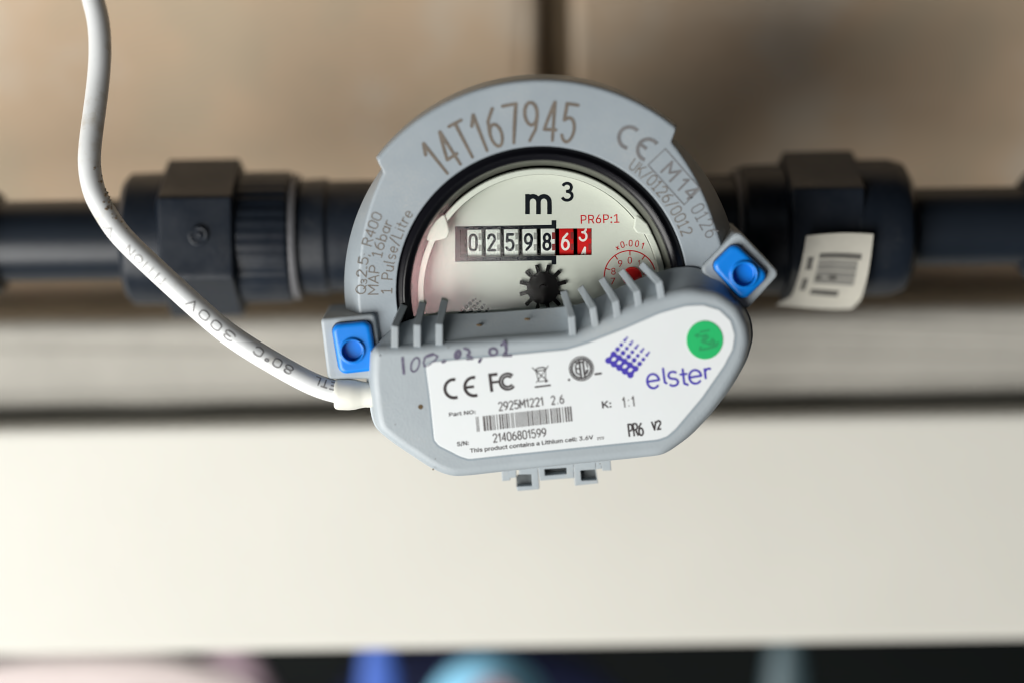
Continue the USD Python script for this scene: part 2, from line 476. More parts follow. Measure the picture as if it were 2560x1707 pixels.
# stone floor in the back: two slabs and the dark joint between them
ground = thing('ground', 'tan stone floor slabs with a dark joint behind the pipe', 'floor', (0, 0.1, ZF), kind='structure')
jx0, jx1 = at(1349, 100, ZF)[0], at(1432, 100, ZF)[0]
yk = at(1280, 760, ZF)[1] - 0.05
obj('stone_slab', wobble(slab_box((-0.45, yk, ZF - 0.03), (jx0, 0.55, ZF), 0.003), 0.003, 35, 5), STONE, ground)
obj('stone_slab', wobble(slab_box((jx1, yk, ZF - 0.03), (0.45, 0.55, ZF - 0.0006), 0.0022), 0.002, 30, 9), STONE, ground)
obj('joint', boxm((-0.5, yk - 0.01, ZF - 0.05), (0.5, 0.56, ZF - 0.007)), MORTAR, ground)

# cement kerb and cream board in front
k1, k0 = at(1280, 783, ZK)[1], at(1280, 1006, ZK)[1]
kerb = thing('cement_kerb', 'grey cement strip running below the pipe, above the cream board', 'kerb', (0, (k0 + k1) / 2, ZK))
obj('kerb_body', wobble(slab_box((-0.4, k0, ZK - 0.06), (0.4, k1, ZK), 0.004), 0.0015, 40, 2), KERB, kerb)
b1, b0 = at(1280, 1048, ZB)[1], at(1280, 1622, ZB)[1]
board = thing('cream_board', 'wide cream painted board across the lower part of the picture', 'board', (0, (b0 + b1) / 2, ZB))
obj('board_body', slab_box((-0.4, b0, ZB - 0.05), (0.4, b1, ZB), 0.0025), CREAM, board)
tag(obj('dark_gap', boxm((-0.4, b1 - 0.002, ZF - 0.05), (0.4, k0 + 0.002, ZK - 0.016)), MORTAR), kind='structure')

# far below the board's front edge
ZL = -0.34
tag(obj('lower_floor', boxm((-1.2, -1.3, ZL - 0.02), (1.2, b0 + 0.02, ZL)), DARKFLOOR), kind='structure')


def blob(px, py, z, rx, ry, rz, seed, amp=0.3):
    s = trimesh.creation.icosphere(4, 1.0)
    v = np.array(s.vertices)
    v = v * (1 + amp * (meshkit.fbm(v * 1.3 + 5, 3, seed)[:, None] - 0.5))
    return trimesh.Trimesh(v * [rx, ry, rz] + at(px, py, z), s.faces, process=False)


def lone(name, mesh, material, label, category):
    v = np.array(mesh.vertices)
    o = (v.min(0) + v.max(0)) / 2
    o[2] = v[:, 2].min()
    t = thing(name, label, category, o)
    return t


zl = -0.115
t = lone('cloth', blob(250, 1800, zl, .06, .03, .006, 3), PINKCLOTH, 'blurred pale pink and white cloth below the board at the left', 'cloth')
obj('cloth_fold', blob(215, 1872, zl, .062, .030, .006, 3, .12), PINKCLOTH, t)
obj('cloth_fold', blob(590, 1830, zl - .004, .014, .028, .005, 8, .15), SKINISH, t, label='mauve grey end of the cloth')
t = lone('strap', blob(948, 1800, zl, .005, .03, .004, 4), ROYAL, 'blurred royal blue strap below the board, left of the light blue cap', 'strap')
obj('strap_band', blob(952, 1830, zl - .01, .0066, .034, .003, 4, .1), ROYAL, t)
t = lone('cap', blob(1220, 1760, zl, .018, .018, .008, 6), LIGHTBLUE, 'blurred light blue round cap below the middle of the board', 'cap')
obj('crown', blob(1222, 1788, zl, .0190, .0190, .007, 6, .08), LIGHTBLUE, t)
obj('brim', blob(1235, 1800, zl + .012, .011, .013, .003, 7, .1), SKINISH, t, label='mauve brim of the cap')
t = lone('bag', blob(1200, 1800, zl - .04, .05, .03, .02, 11), NAVY, 'blurred dark navy bag behind the light blue cap', 'bag')
obj('bag_body', blob(1170, 1840, zl - .04, .050, .034, .01, 11, .2), NAVY, t)
t = lone('post', blob(1965, 1800, zl, .006, .03, .006, 12), TEAL, 'blurred teal grey post below the board at the right', 'post')
obj('post_body', blob(1965, 1830, zl - .02, .0075, .036, .006, 12, .05), TEAL, t)

# ---------------------------------------------------------------- pipes and couplings along x
def px_x(x, y=584):
    return at(x, y, PIPE_Z)[0]


SC = PX * (D - PIPE_Z) / D * 1.0     # metres for one photograph point at the pipe
axc = (0, PIPE_Y, PIPE_Z)


def turned(prof, n=72):
    """prof: (photograph x, radius in photograph points)"""
    p = [(r * SC, px_x(x)) for x, r in prof]
    mm = lathe(p, n, axis='x')
    return trimesh.Trimesh(np.array(mm.vertices) + [0, PIPE_Y, PIPE_Z], np.array(mm.faces), process=False)


def hexnut(x0, x1, R, bev=10, turn=-7):
    rows = []
    for x, k in ((x0, 0.90), (x0 + bev, 1.0), (x1 - bev, 1.0), (x1, 0.90)):
        a = np.radians(np.arange(6) * 60 + turn)
        # faces cut finely enough to look moulded
        c = np.c_[np.cos(a), np.sin(a)] * R * k * SC
        g = Polygon(c).buffer(-6 * SC).buffer(6 * SC, quad_segs=4)
        p = ccw(resample(np.array(g.exterior.coords)[:-1], 120))
        rows.append(np.c_[np.full(len(p), px_x(x)), p[:, 0] + PIPE_Y, p[:, 1] + PIPE_Z])
    n = 120
    V, F = np.vstack(rows), []
    i = np.arange(n)
    j = (i + 1) % n
    for k in range(3):
        F += [np.c_[k * n + i, k * n + j, (k + 1) * n + j], np.c_[k * n + i, (k + 1) * n + j, (k + 1) * n + i]]
    V = np.vstack([V, [[px_x(x0), PIPE_Y, PIPE_Z], [px_x(x1), PIPE_Y, PIPE_Z]]])
    F += [np.c_[j, i, np.full(n, 4 * n)], np.c_[3 * n + i, 3 * n + j, np.full(n, 4 * n + 1)]]
    return trimesh.Trimesh(V, np.vstack(F), process=False)


t = thing('pipe', 'dark grey plastic pipe entering the coupling from the left edge', 'pipe', (px_x(100), PIPE_Y, PIPE_Z))
obj('pipe_body', turned([(-700, 0), (-700, 99), (360, 99), (360, 0)]), PVC2, t)
t = thing('pipe', 'dark grey plastic pipe leaving the right coupling toward the right edge', 'pipe', (px_x(2400), PIPE_Y, PIPE_Z))
obj('pipe_body', turned([(2180, 0), (2180, 96), (3300, 96), (3300, 0)]), PVC2, t)
t = thing('pipe_socket', 'dark pipe socket cut off by the left edge of the picture', 'pipe fitting', (px_x(-60), PIPE_Y, PIPE_Z))
obj('socket_body', turned([(-420, 0), (-420, 135), (-20, 135), (4, 118), (4, 0)]), PVC, t)
t = thing('pipe_socket', 'dark pipe socket cut off by the right edge of the picture', 'pipe fitting', (px_x(2640), PIPE_Y, PIPE_Z))
obj('socket_body', turned([(2552, 0), (2552, 112), (2576, 140), (2980, 140), (2980, 0)]), PVC, t)

# left coupling
t = thing('union_coupling', 'anthracite union coupling with a hexagonal nut left of the meter, crossed by the white cable', 'coupling', (px_x(500), PIPE_Y, PIPE_Z))
obj('end_collar', turned([(318, 0), (318, 120), (322, 146), (338, 162), (440, 164), (440, 0)]), PVC, t)
obj('hex_nut', hexnut(418, 612, 196), PVC, t)
dz = PIPE_Z + 196 * SC * 0.862
dp = at(496, 590, dz)
obj('moulded_mark', cat([lathe([(0.0021, dz - .0004), (0.0024, dz + .0003), (0.0019, dz + .0005), (0.0016, dz + .0001), (0, dz + .0001)][::-1], 40, center=(dp[0], dp[1], 0)),
                         trimesh.Trimesh(np.array(trimesh.creation.icosphere(3, .0008).vertices) * [1, 1, .6] + [dp[0] + .0004, dp[1] + .0003, dz + .0002], trimesh.creation.icosphere(3, .0008).faces, process=False)]), PVC, t)
# ribbed ring
nr = 36
a = np.linspace(0, 2 * np.pi, nr * 12, endpoint=False)
rib = 161 + 0.6 * np.clip(np.cos(a * nr) * 2.0, -1, 1)
rows = []
for x, k in ((606, 0.0), (606, .96), (612, 1.0), (725, 1.0), (734, .96), (734, 0.0)):
    rows.append(np.c_[np.full(len(a), px_x(x)), PIPE_Y + np.cos(a) * rib * k * SC, PIPE_Z + np.sin(a) * rib * k * SC])
n = len(a)
i = np.arange(n); j = (i + 1) % n
F = []
for k in range(len(rows) - 1):
    F += [np.c_[k * n + i, k * n + j, (k + 1) * n + j], np.c_[k * n + i, (k + 1) * n + j, (k + 1) * n + i]]
obj('ribbed_ring', trimesh.Trimesh(np.vstack(rows), np.vstack(F), process=False), PVC, t, smooth=40)
obj('gasket', turned([(733, 0), (733, 150), (742, 156), (752, 152), (752, 0)]), GASKETGREY, t)

# right coupling
t = thing('union_coupling', 'nearly black union coupling with a hexagonal nut right of the meter, carrying the paper tag', 'coupling', (px_x(2060), PIPE_Y, PIPE_Z))
obj('ribbed_ring', turned([(1846, 0), (1846, 150), (1854, 158), (1950, 160), (1958, 150), (1958, 0)]), PVC, t)
obj('hex_nut', hexnut(1950, 2140, 192), PVC, t)
obj('end_collar', turned([(2120, 0), (2120, 168), (2215, 168), (2250, 158), (2268, 130), (2274, 98), (2274, 0)]), PVC, t)
obj('gasket', turned([(1833, 0), (1833, 148), (1840, 152), (1847, 148), (1847, 0)]), GASKETGREY, t)

# ---------------------------------------------------------------- water meter
ZR, ZG = 0.004, 0.0034                       # upper side of the collar, the glass
C = at(1355, 731, ZR)
K = PX * (D - ZR) / D                        # metres for one point on the collar
C0 = np.array([C[0], C[1], 0])
meter = thing('water_meter', 'round grey water meter with a white dial and black ring on the pipe', 'water meter', (C[0], C[1], PIPE_Z))

# body under the collar and the two threaded ends
obj('meter_body', cat([lathe([(0, -0.05), (.034, -0.05), (.038, -0.044), (.038, -.016), (.030, -.012), (0, -.012)], 96, center=C0)]), BLACKMATT, meter)
obj('threaded_end', turned([(752, 0), (752, 128), (760, 140), (820, 143), (828, 136), (1050, 136), (1050, 0)]), PVC, meter)
obj('threaded_end', turned([(1690, 0), (1690, 136), (1834, 136), (1834, 0)]), PVC, meter)

# collar: a wide flat sector on top, bevelled flanks beside it
na = 460
ang = np.radians(np.linspace(-33, 213, na))
rows = []


def sst(x, a, b):
    t_ = np.clip((x - a) / (b - a), 0, 1)
    return t_ * t_ * (3 - 2 * t_)


dg = np.degrees(ang)
wide = sst(dg, 48.6, 50.4) * (1 - sst(dg, 139.9, 142.0))
chord = np.clip(np.where(dg < 95, (dg - 20) / 30, (172 - dg) / 30), 0, 1) ** 1.4
fl = (457 + 32 * chord) * (1 - wide) + wide * 520
ro = 500 + wide * (529 - 500)
zo = -0.0075 + wide * 0.0070                       # height of the bevel's foot below the top
for r, z in ((None, None),):
    pass
P = [(np.full(na, 300.), np.full(na, -.012)), (np.full(na, 362.), np.full(na, -.012)), (np.full(na, 362.), np.full(na, ZR - .0004)), (np.full(na, 363.5), np.full(na, ZR - .0001)),
     (np.full(na, 366.), np.full(na, ZR)), (fl - 6, np.full(na, ZR)), (fl, np.full(na, ZR - .00008)), (fl + 3, np.full(na, ZR - .0003)),
     (fl + (ro - fl) * .55, ZR + zo * .55 - .0003), (ro - 2, ZR + zo - .0006), (ro, ZR + zo - .0014), (ro, np.full(na, -.016)), (ro - 60, np.full(na, -.017)), (np.full(na, 300.), np.full(na, -.012))]
V = np.stack([np.stack([C[0] + np.cos(ang) * r * K, C[1] + np.sin(ang) * r * K, z], -1) for r, z in P], 1)   # na, k, 3
k_ = len(P)
idx = np.arange(na * k_).reshape(na, k_)
F = []
for i_ in range(na - 1):
    a_, b_ = idx[i_], idx[i_ + 1]
    F += [np.c_[a_[:-1], a_[1:], b_[1:]], np.c_[a_[:-1], b_[1:], b_[:-1]]]
collar = obj('collar', trimesh.Trimesh(V.reshape(-1, 3), np.vstack(F)[:, ::-1], process=False), GREY_RING, meter, smooth=38)


def polar(g, r_base, a_start, z=ZR):
    """text on an arc about the meter's axis: starts a_start degrees left of straight up, runs clockwise, baseline on radius r_base (points)"""
    mid = r_base + 0.4 * (g.bounds[3] - g.bounds[1])

    def warp(v):
        th = np.pi / 2 + np.radians(a_start) - v[:, 0] / mid
        r = (r_base + v[:, 1]) * K
        return np.stack([C[0] + r * np.cos(th), C[1] + r * np.sin(th), np.full(len(v), z)], -1)
    return flat(g, z, warp=warp)


def arc_text(text, r_base, h, a_start, a_end, stroke, gap=0.16):
    g, tw = stroke_text(text, h, 1.0, stroke, gap)
    L = math.radians(a_start - a_end) * (r_base + .4 * h)
    g, tw = stroke_text(text, h, L / tw, stroke, gap)
    return polar(g, r_base, a_start)


obj('serial_number', arc_text('14T167945', 377, 93, 39.2, -12.2, 8.2, .30), ENGRAVE, collar)
obj('specification', cat([arc_text('Q', 439, 24, 89.6, 86.9, 2.6), arc_text('3', 437, 14, 86.3, 85.0, 2.2), arc_text('2.5; R400', 439, 24, 84.2, 63.2, 2.6, .2)]), ENGRAVE, collar)
obj('specification', arc_text(['M', 'A', 'P', ' ', 'i1', '6', 'b', 'a', 'r'], 408, 25, 89.8, 64.0, 2.6, .2), ENGRAVE, collar)
obj('specification', arc_text(['i1', ' ', 'P', 'u', 'l', 's', 'e', '/', 'L', 'i', 't', 'r', 'e'], 374, 26, 89.4, 57.5, 2.6, .22), ENGRAVE, collar)
cR = 26
ce = unary_union([LineString(A(0, 0, cR, cR, 70, 290, 30)).buffer(4.6, cap_style=2), LineString(A(55, 0, cR, cR, 70, 290, 30)).buffer(4.6, cap_style=2), LineString([(31, 0), (51, 0)]).buffer(4.2, cap_style=2)])
obj('conformity_mark', polar(affinity.translate(ce.segmentize(4), cR, cR), 412, -26.6), ENGRAVE_G, collar)
bx_ = Polygon([(1663, 373), (1751, 473.5), (1710, 513), (1620, 413.6)])
obj('mark_frame', flat(bx_.exterior.buffer(1.4, join_style=2), ZR), ENGRAVE_G, collar)
obj('metrology_mark', cat([line_text('M', (1653, 431), (1675, 455 - 1), 37, 6.0, ZR), line_text('14', (1690, 470), (1722, 506 - 4), 36, 5.4, ZR, .3)]), ENGRAVE_G, collar)
obj('body_number', line_text(['0', 'i1', '2', '6'], (1726, 524), (1768, 598), 33, 3.0, ZR, .3), ENGRAVE_G, collar)
obj('approval_number', arc_text(['U', 'K', '/', '0', 'i1', '2', '6', '/', '0', '0', 'i1', '2'], 374, 28, -35.4, -69.2, 2.6, .22), ENGRAVE, collar)

# black ring
obj('black_ring', lathe([(361.9 * K, -.004), (361.9 * K, .0030), (358 * K, .0036), (350 * K, .0038), (346.5 * K, .0043), (342.5 * K, .0044), (339 * K, .0040), (333 * K, .0037), (327.5 * K, .0034), (326 * K, .0028), (326 * K, -.004)][::-1], 180, center=C0), BLACK, meter, smooth=50)

# dial
ZD = -.0022
zc = C0
C2 = at(1355, 731, 0.0)
K2 = PX
CD = np.array([C2[0], C2[1], 0])
obj('dial_channel', lathe([(327 * K, -.004), (327 * K, .0030), (324.5 * K, .0030), (309 * K2, .0004), (309 * K2, -.004)][::-1], 160, center=(C[0], C[1], 0)), CHANNEL, meter)
obj('dial_rim', lathe([(308.5 * K2, -.003), (308.5 * K2, .0011), (306.5 * K2, .0013), (295 * K2, .0013), (293.5 * K2, .0011), (292.5 * K2, -.003)][::-1], 180, center=CD), RIM_LIT, meter, smooth=35)
cpx = Point(1355, 731)
win = Polygon([(1150, 575.5), (1390, 572), (1390, 572.0), (1479.5, 571.5), (1479.5, 638.5), (1390, 640), (1150, 644)])
face = cpx.buffer(293.2, quad_segs=40).difference(win)
dial = obj('dial_face', flat(face, ZD, up=0.0, down=.0006), DIAL, meter)
for pts in ([(1112, 534), (1124, 580), (1118, 596), (1088, 603), (1064, 603), (1076, 570), (1092, 550)], [(1589, 535), (1584, 572), (1592, 583), (1612, 587), (1632, 588), (1618, 560)]):
    obj('locating_tab', slab(rounded(pts, 5, 60), .0016, -.0005, .0003, zref=.0014), RIM_LIT, meter)

um = [LineString([(x_, 536.3), (x_, 492.5 if k_ == 0 else 506)]).buffer(5.7, cap_style=2) for k_, x_ in enumerate((1318.6, 1346.0, 1373.6))]
um += [sbox(1312.9, 486.2, 1324.3, 500)]
for x0_ in (1318.6, 1346.0):
    um.append(LineString(A(x0_ + 13.7, 506, 13.7, -14.2, 180, 0, 24)).buffer(5.7, cap_style=2))
g3, w3 = stroke_text('3', 42.5, 1.08, 7.4, cap_style=2)
obj('unit_sign', cat([flat(unary_union(um), ZD), flat(place(g3, 1417.8 - w3 / 2 + .6, 501.6, (1, 0), (0, -1)), ZD)]), INK, dial)
fr = unary_union([Polygon([(1137.8, 566.9), (1379, 563.2), (1390.5, 563), (1390.5, 572.2), (1150, 575.6), (1150, 643.8), (1390.5, 640), (1390.5, 651.6), (1379, 651.8), (1137.8, 655)]),
                  Polygon([(1378.9, 551.6), (1390.5, 551.6), (1390.5, 572), (1378.9, 572)]), Polygon([(1378.9, 640.5), (1390.5, 640.3), (1390.5, 661.6), (1378.9, 661.6)])])
obj('counter_frame', flat(fr, ZD), INK, dial)
obj('ratio_text', font_text('PR6P:1', (1452, 560.3), (1548.5, 557.6), 21.5, ZD), RED, dial)

# small dial of the litres
lc, lr = (1574.6, 691.5), 64.0


def lp(deg, r):
    return (lc[0] + r * math.cos(math.radians(deg)), lc[1] - r * math.sin(math.radians(deg)))


sc_ = [LineString([lp(x, lr) for x in np.linspace(15, 183, 60)]).buffer(1.35, cap_style=2)]
for d_ in (54, 90, 126, 162):
    sc_.append(LineString([lp(d_, lr), lp(d_, lr - 12)]).buffer(1.3, cap_style=2))
obj('litre_scale', flat(unary_union(sc_), ZD), RED, dial)
ms = []
for ch, d_, r_ in (('0', 90, 40), ('1', 53, 40), ('9', 127, 40), ('8', 163, 43), ('7', 196, 44), ('2', 18, 40)):
    x_, y_ = lp(d_, r_)
    w_ = 11 if ch != '1' else 6
    ms.append(font_text(ch, (x_ - w_ / 2, y_ + 8.3), (x_ + w_ / 2, y_ + 8.1), 16.6, ZD))
obj('scale_numeral', cat(ms), RED, dial)
ms = []
for ch, x_, y_, rot in (('x', 1542.5, 618, 22), ('0', 1556, 612.6, 14), ('.', 1566, 612, 7), ('0', 1576.5, 608.8, 0), ('0', 1592.5, 610, -10), ('1', 1606.5, 615, -18)):
    g, tw = stroke_text(ch, 14.5, 1.0, 2.0)
    g = affinity.rotate(affinity.translate(g, -tw / 2, -7.2 if ch != '.' else -2), rot, origin=(0, 0))
    ms.append(flat(place(g, x_, y_, (1, 0), (0, -1)), ZD))
obj('multiplier_text', cat(ms), RED, dial)
pc = at(1580, 692, ZD)
needle = obj('litre_pointer', cat([lathe([(0, ZD + .0012), (.0009, ZD + .0012), (.0019, ZD + .0010), (.00225, ZD + .0006), (.00225, ZD + .0002), (0, ZD + .0002)][::-1], 48, center=(pc[0], pc[1], 0)),
                                   slab(np.array([lp(-20, 52), lp(-60, 20), lp(40, 20)])[::-1], ZD + .0008, ZD + .0003, .0001)]), RED_DRUM, meter)
# black star wheel
g0 = Point(0, 0).buffer(40, quad_segs=24)
teeth = [affinity.rotate(sbox(30, -4.6, 59.5, 4.6), 15 + 30 * q, origin=(0, 0)) for q in range(12)]
star = affinity.translate(unary_union([g0] + teeth), 1357, 721)
obj('star_wheel', cat([flat(star, ZD + .0006, up=.0003, down=.0003), flat(affinity.translate(Point(0, 0).buffer(9), 1357, 721), ZD + .0010, up=.0006, down=.0002)]), BLACKMATT, meter)
dots = [(628, 440, 22), (690, 435, 20), (755, 435, 18), (815, 437, 12), (828, 422, 9), (655, 405, 18), (718, 405, 17), (778, 410, 13), (683, 378, 16), (742, 380, 13), (796, 391, 10), (708, 355, 12), (763, 362, 9), (728, 342, 8),
        (602, 472, 24), (662, 468, 23), (730, 468, 20), (795, 465, 17)]
obj('dotted_emblem', flat(unary_union([Point(960 + x / 3.178, 640 + y / 3.178).buffer(r / 3.178 * .95) for x, y, r in dots]), ZD), INK, dial)
obj('glass', flat(cpx.buffer(300, quad_segs=48), ZG, up=0, down=.0004, warp=lambda v: np.stack([C[0] + (v[:, 0] - 1355) * K * 1.09, C[1] - (v[:, 1] - 731) * K * 1.09, np.full(len(v), ZG)], -1)), GLASS, meter)

# number drums behind the counter's window
RD = 0.0115
dc = at(1315, 607, ZD - .0006)
DY, DZ = dc[1], ZD - .0006 - RD


def drum_warp(v, lift, x_off=0.0):
    w = at(v[:, 0], v[:, 1], ZD - .0006)
    yr = w[:, 1] - DY
    an = np.clip(yr / RD, -1.3, 1.3)
    return np.stack([w[:, 0], DY + (RD + lift) * np.sin(an), DZ + (RD + lift) * np.cos(an)], -1)


def curved(g, lift=.00003):
    out = []
    for q in getattr(g, 'geoms', [g]):
        q = q.segmentize(6)
        mm = trimesh.creation.extrude_polygon(q, 1.0, engine='earcut')
        mm = mm.subdivide_to_size(14)
        v = np.array(mm.vertices)
        w = drum_warp(v[:, :2], 0)
        n_ = (w - [0, DY, DZ]) * [0, 1, 1]
        n_ /= np.linalg.norm(n_, axis=1, keepdims=True)
        w = w + n_ * ((v[:, 2:] - 0.5) * 2 * lift)
        out.append(trimesh.Trimesh(w, np.array(mm.faces)[:, ::-1], process=False))
    return cat(out)


def drum_body(x0, x1, x2):
    xs0, xs1 = at(x0, 607, ZD - .0006)[0], at(x1, 607, ZD - .0006)[0]
    mm = lathe([(0, xs0), (RD - .0002, xs0), (RD, xs0 + .00015), (RD, xs1 - .00015), (RD - .0002, xs1), (0, xs1)], 90, axis='x')
    return trimesh.Trimesh(np.array(mm.vertices) + [0, DY, DZ], np.array(mm.faces), process=False)


cols = [(1168.9, 1204.6, '0', 1182.8), (1214.8, 1251.0, '2', 1228.7), (1260.7, 1296.4, '5', 1275), (1306.6, 1342.6, '9', 1321), (1352.6, 1388.3, '8', 1367.3), (1398.5, 1434.6, '6', 1413.5), (1443.9, 1479.3, None, 1458)]
for q, (x0, x1, dgt, xc) in enumerate(cols):
    red = q > 4
    yc = 607.5 - (xc - 1182) * 0.0105
    dr = obj('number_drum', drum_body(x0, x1, 0), RED_DRUM if red else DRUM, meter, smooth=30, label='red drum of the decimals' if red else None)
    if dgt:
        g, tw = stroke_text(dgt, 38.8, .84, 6.7 if not red else 5.8)
        obj('digit', curved(place(g, xc - tw / 2, yc + 19.4, (1, 0), (0, -1)), .00004), DRUM_WHITE if red else DRUM_INK, dr)
    else:
        g1, tw = stroke_text('3', 39.5, .80, 5.4)
        g2, tw2 = stroke_text('4', 39.5, .80, 5.4)
        obj('digit', curved(place(g1, xc - tw / 2, yc - 2.5, (1, 0), (0, -1)), .00004), DRUM_WHITE, dr)
        obj('digit', curved(place(g2, xc - tw2 / 2, yc + 55, (1, 0), (0, -1)), .00004), DRUM_WHITE, dr)
    gx = x1 - 8.2
    gear = unary_union([sbox(gx, yc - 23.5, x1 - .4, yc - 7), sbox(gx, yc + 5, x1 - .4, yc + 21.5)])
    obj('drive_teeth', curved(gear, .00004), GEARRED if q >= 4 else GEARGREY, dr)
obj('counter_well', flat(win.buffer(1.5).difference(win), ZD - .0004, up=.0003, down=.006), BLACKMATT, meter)
obj('counter_well', flat(win.buffer(6), ZD - .011, up=.0, down=.001), BLACKMATT, meter)

# ---------------------------------------------------------------- pulse unit clipped over the lower half of the meter
ZM = 0.0115
mod_o = at(1400, 1000, 0)
unit = thing('pulse_unit', 'grey pulse transmitter with a white printed label clipped over the lower half of the meter', 'pulse transmitter', (mod_o[0], mod_o[1], -.01))
# outline (top side), and the outline lower down where the wall slopes out over the glass; points run clockwise from the left top corner
top_pts = np.array([(926, 884), (936, 868), (955, 864), (1045, 862), (1111, 855), (1211, 845), (1400, 833), (1445, 827), (1472, 815), (1520, 790), (1610, 747), (1665, 731), (1713, 720), (1741, 719), (1803, 731), (1850, 765), (1874, 814), (1879, 855),
                    (1865, 907), (1830, 969), (1782, 1034), (1727, 1093), (1679, 1128), (1660, 1138), (1640, 1143), (1300, 1177), (1144, 1195), (1111, 1188), (1078, 1173), (985, 1111), (946, 1079), (936, 1052), (923, 949)], float)
low_pts = top_pts.copy()
low_pts[1:15] = [(958, 842), (990, 806), (1045, 786), (1111, 779), (1211, 776), (1400, 762), (1452, 754), (1490, 740), (1540, 716), (1620, 682), (1680, 664), (1728, 660), (1770, 672), (1815, 700)]


low_pts[2:14, 1] += 6


def dense(p, n=420):
    p = np.vstack([p, p[:1]])
    s = np.r_[0, np.cumsum(np.linalg.norm(np.diff(p, axis=0), axis=1))]
    return p, s


def twin_curve(n=420, smooth=5):
    both = np.hstack([top_pts, low_pts])
    for _ in range(3):                                     # rounding of the corners, both outlines alike
        q = 0.82 * both + 0.18 * np.roll(both, -1, 0)
        r = 0.18 * both + 0.82 * np.roll(both, -1, 0)
        both = np.stack([q, r], 1).reshape(-1, 4)
    p = np.vstack([both, both[:1]])
    s = np.r_[0, np.cumsum(np.linalg.norm(np.diff(p[:, :2], axis=0), axis=1))]
    tt = np.linspace(0, s[-1], n, endpoint=False)
    return np.stack([np.interp(tt, s, p[:, k]) for k in range(4)], 1)


tw_ = twin_curve()
wt = at(tw_[:, 0], tw_[:, 1], ZM)[:, :2]
wl = at(tw_[:, 2], tw_[:, 3], .0046)[:, :2]
moved = np.linalg.norm(tw_[:, :2] - tw_[:, 2:], axis=1) > 6
rad = np.hypot(tw_[:, 2] - 1355, tw_[:, 3] - 731)
wb = wl.copy()
for q in np.where(moved)[0]:
    xx = tw_[q, 2]
    yy = 731 + math.sqrt(max(0, 392 ** 2 - (xx - 1355) ** 2)) if abs(xx - 1355) < 380 else 800
    wb[q] = at(xx, max(yy, tw_[q, 3]), .0045)[:2]
if np.sum(wt[:, 0] * np.roll(wt[:, 1], -1) - np.roll(wt[:, 0], -1) * wt[:, 1]) < 0:
    wt, wl, wb = wt[::-1], wl[::-1], wb[::-1]
    moved = moved[::-1]
wside = np.where(moved[:, None], wl, inset(wt, -.0009))
wbase = np.where(moved[:, None], wb, inset(wt, -.0013))
rings = [np.c_[wbase, np.full(len(wt), -.011)], np.c_[wbase, np.full(len(wt), .0044)], np.c_[wside, np.full(len(wt), .0046)]]
fil = .0021
for a_ in np.linspace(0, np.pi / 2, 7):
    rings.append(np.c_[inset(wt, fil * (1 - np.cos(a_)) - .0000), np.full(len(wt), ZM - fil * (1 - np.sin(a_)))])
rings.append(np.c_[inset(wt, fil + .00015), np.full(len(wt), ZM)])
housing = obj('housing', loft(rings, bottom=False), GREY, unit, smooth=40)

# fins leaning over the glass
fins = [((1010, 764), (987, 816), (987, 868)), ((1057, 758), (1043, 813), (1043, 866)), ((1112, 752), (1098, 811), (1098, 862)),
        ((1409, 729), (1429, 792), (1432, 838)), ((1451, 719), (1482, 770), (1489, 815)), ((1504, 698), (1539, 754), (1545, 798)), ((1553, 678), (1592, 729), (1600, 777)), ((1603, 662), (1648, 707), (1656, 755))]
for P0, P1, P2 in fins:
    p0, p1, p2 = at(*P0, .0052), at(*P1, ZM - .0005), at(*P2, ZM - .0002)
    path = np.array([p0, p1, p2])
    bot = path.copy()
    bot[:, 2] = .0041
    d_ = np.gradient(path[:, :2], axis=0)
    d_ /= np.linalg.norm(d_, axis=1, keepdims=True)
    nn = np.c_[-d_[:, 1], d_[:, 0], np.zeros(3)] * .00078
    L_ = np.vstack([path + nn, (bot + nn)[::-1]])
    R_ = np.vstack([path - nn, (bot - nn)[::-1]])
    V = np.vstack([L_, R_])
    F = [[0, 1, 4], [0, 4, 5], [1, 2, 3], [1, 3, 4]]
    F += [[b + 6, a_ + 6, c + 6] for a_, b, c in F]
    for i_ in range(6):
        j_ = (i_ + 1) % 6
        F += [[i_, i_ + 6, j_ + 6], [i_, j_ + 6, j_]]
    fm = trimesh.Trimesh(V, F, process=True)
    fm.fix_normals()
    obj('fin', fm, GREY, unit, smooth=False)
for (x_, y_) in ((1198, 813), (1318, 798), (1240, 822)):
    p_ = at(x_, y_, .0075)
    e_ = trimesh.creation.icosphere(2, 1.0)
    obj('vent_pit', trimesh.Trimesh(np.array(e_.vertices) * [.0007, .0003, .0003] + p_, e_.faces, process=False), DIRT, unit)

# printed label
lab_pts = [(1300, 885), (1417, 874), (1470, 858), (1560, 823), (1650, 784), (1713, 766), (1758, 763.7), (1799, 776), (1827, 803), (1837, 838), (1832, 872), (1810, 914), (1755, 993), (1689, 1071), (1668, 1089), (1645, 1097), (1300, 1132), (1172, 1146), (1150, 1139), (1097, 1112), (1086, 1098), (1076, 1000), (1065, 916), (1071, 909), (1088, 904)]
lp_ = rounded(lab_pts, 7, 300)
lip = rounded(np.array(Polygon(lab_pts).buffer(5).exterior.coords), 6, 300)
label = obj('label_sticker', slab(lp_, ZM + .00014, ZM - .0002, .00008, steps=3), LABEL, unit, label='white printed label')
ZL2 = ZM + .00014
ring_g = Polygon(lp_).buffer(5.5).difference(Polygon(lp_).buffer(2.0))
obj('label_recess_shade', flat(ring_g, ZM, up=.00004, down=.0001), mat('recess_shade_grey', (0.25, 0.30, 0.34), 0.5), unit)  # flat ring, shade of the label recess drawn as a darker grey

S6 = lambda x, y: (1040 + x / 4.523, 920 + y / 4.523)
S2 = lambda x, y: (1480 + x / 4.9, 800 + y / 4.9)


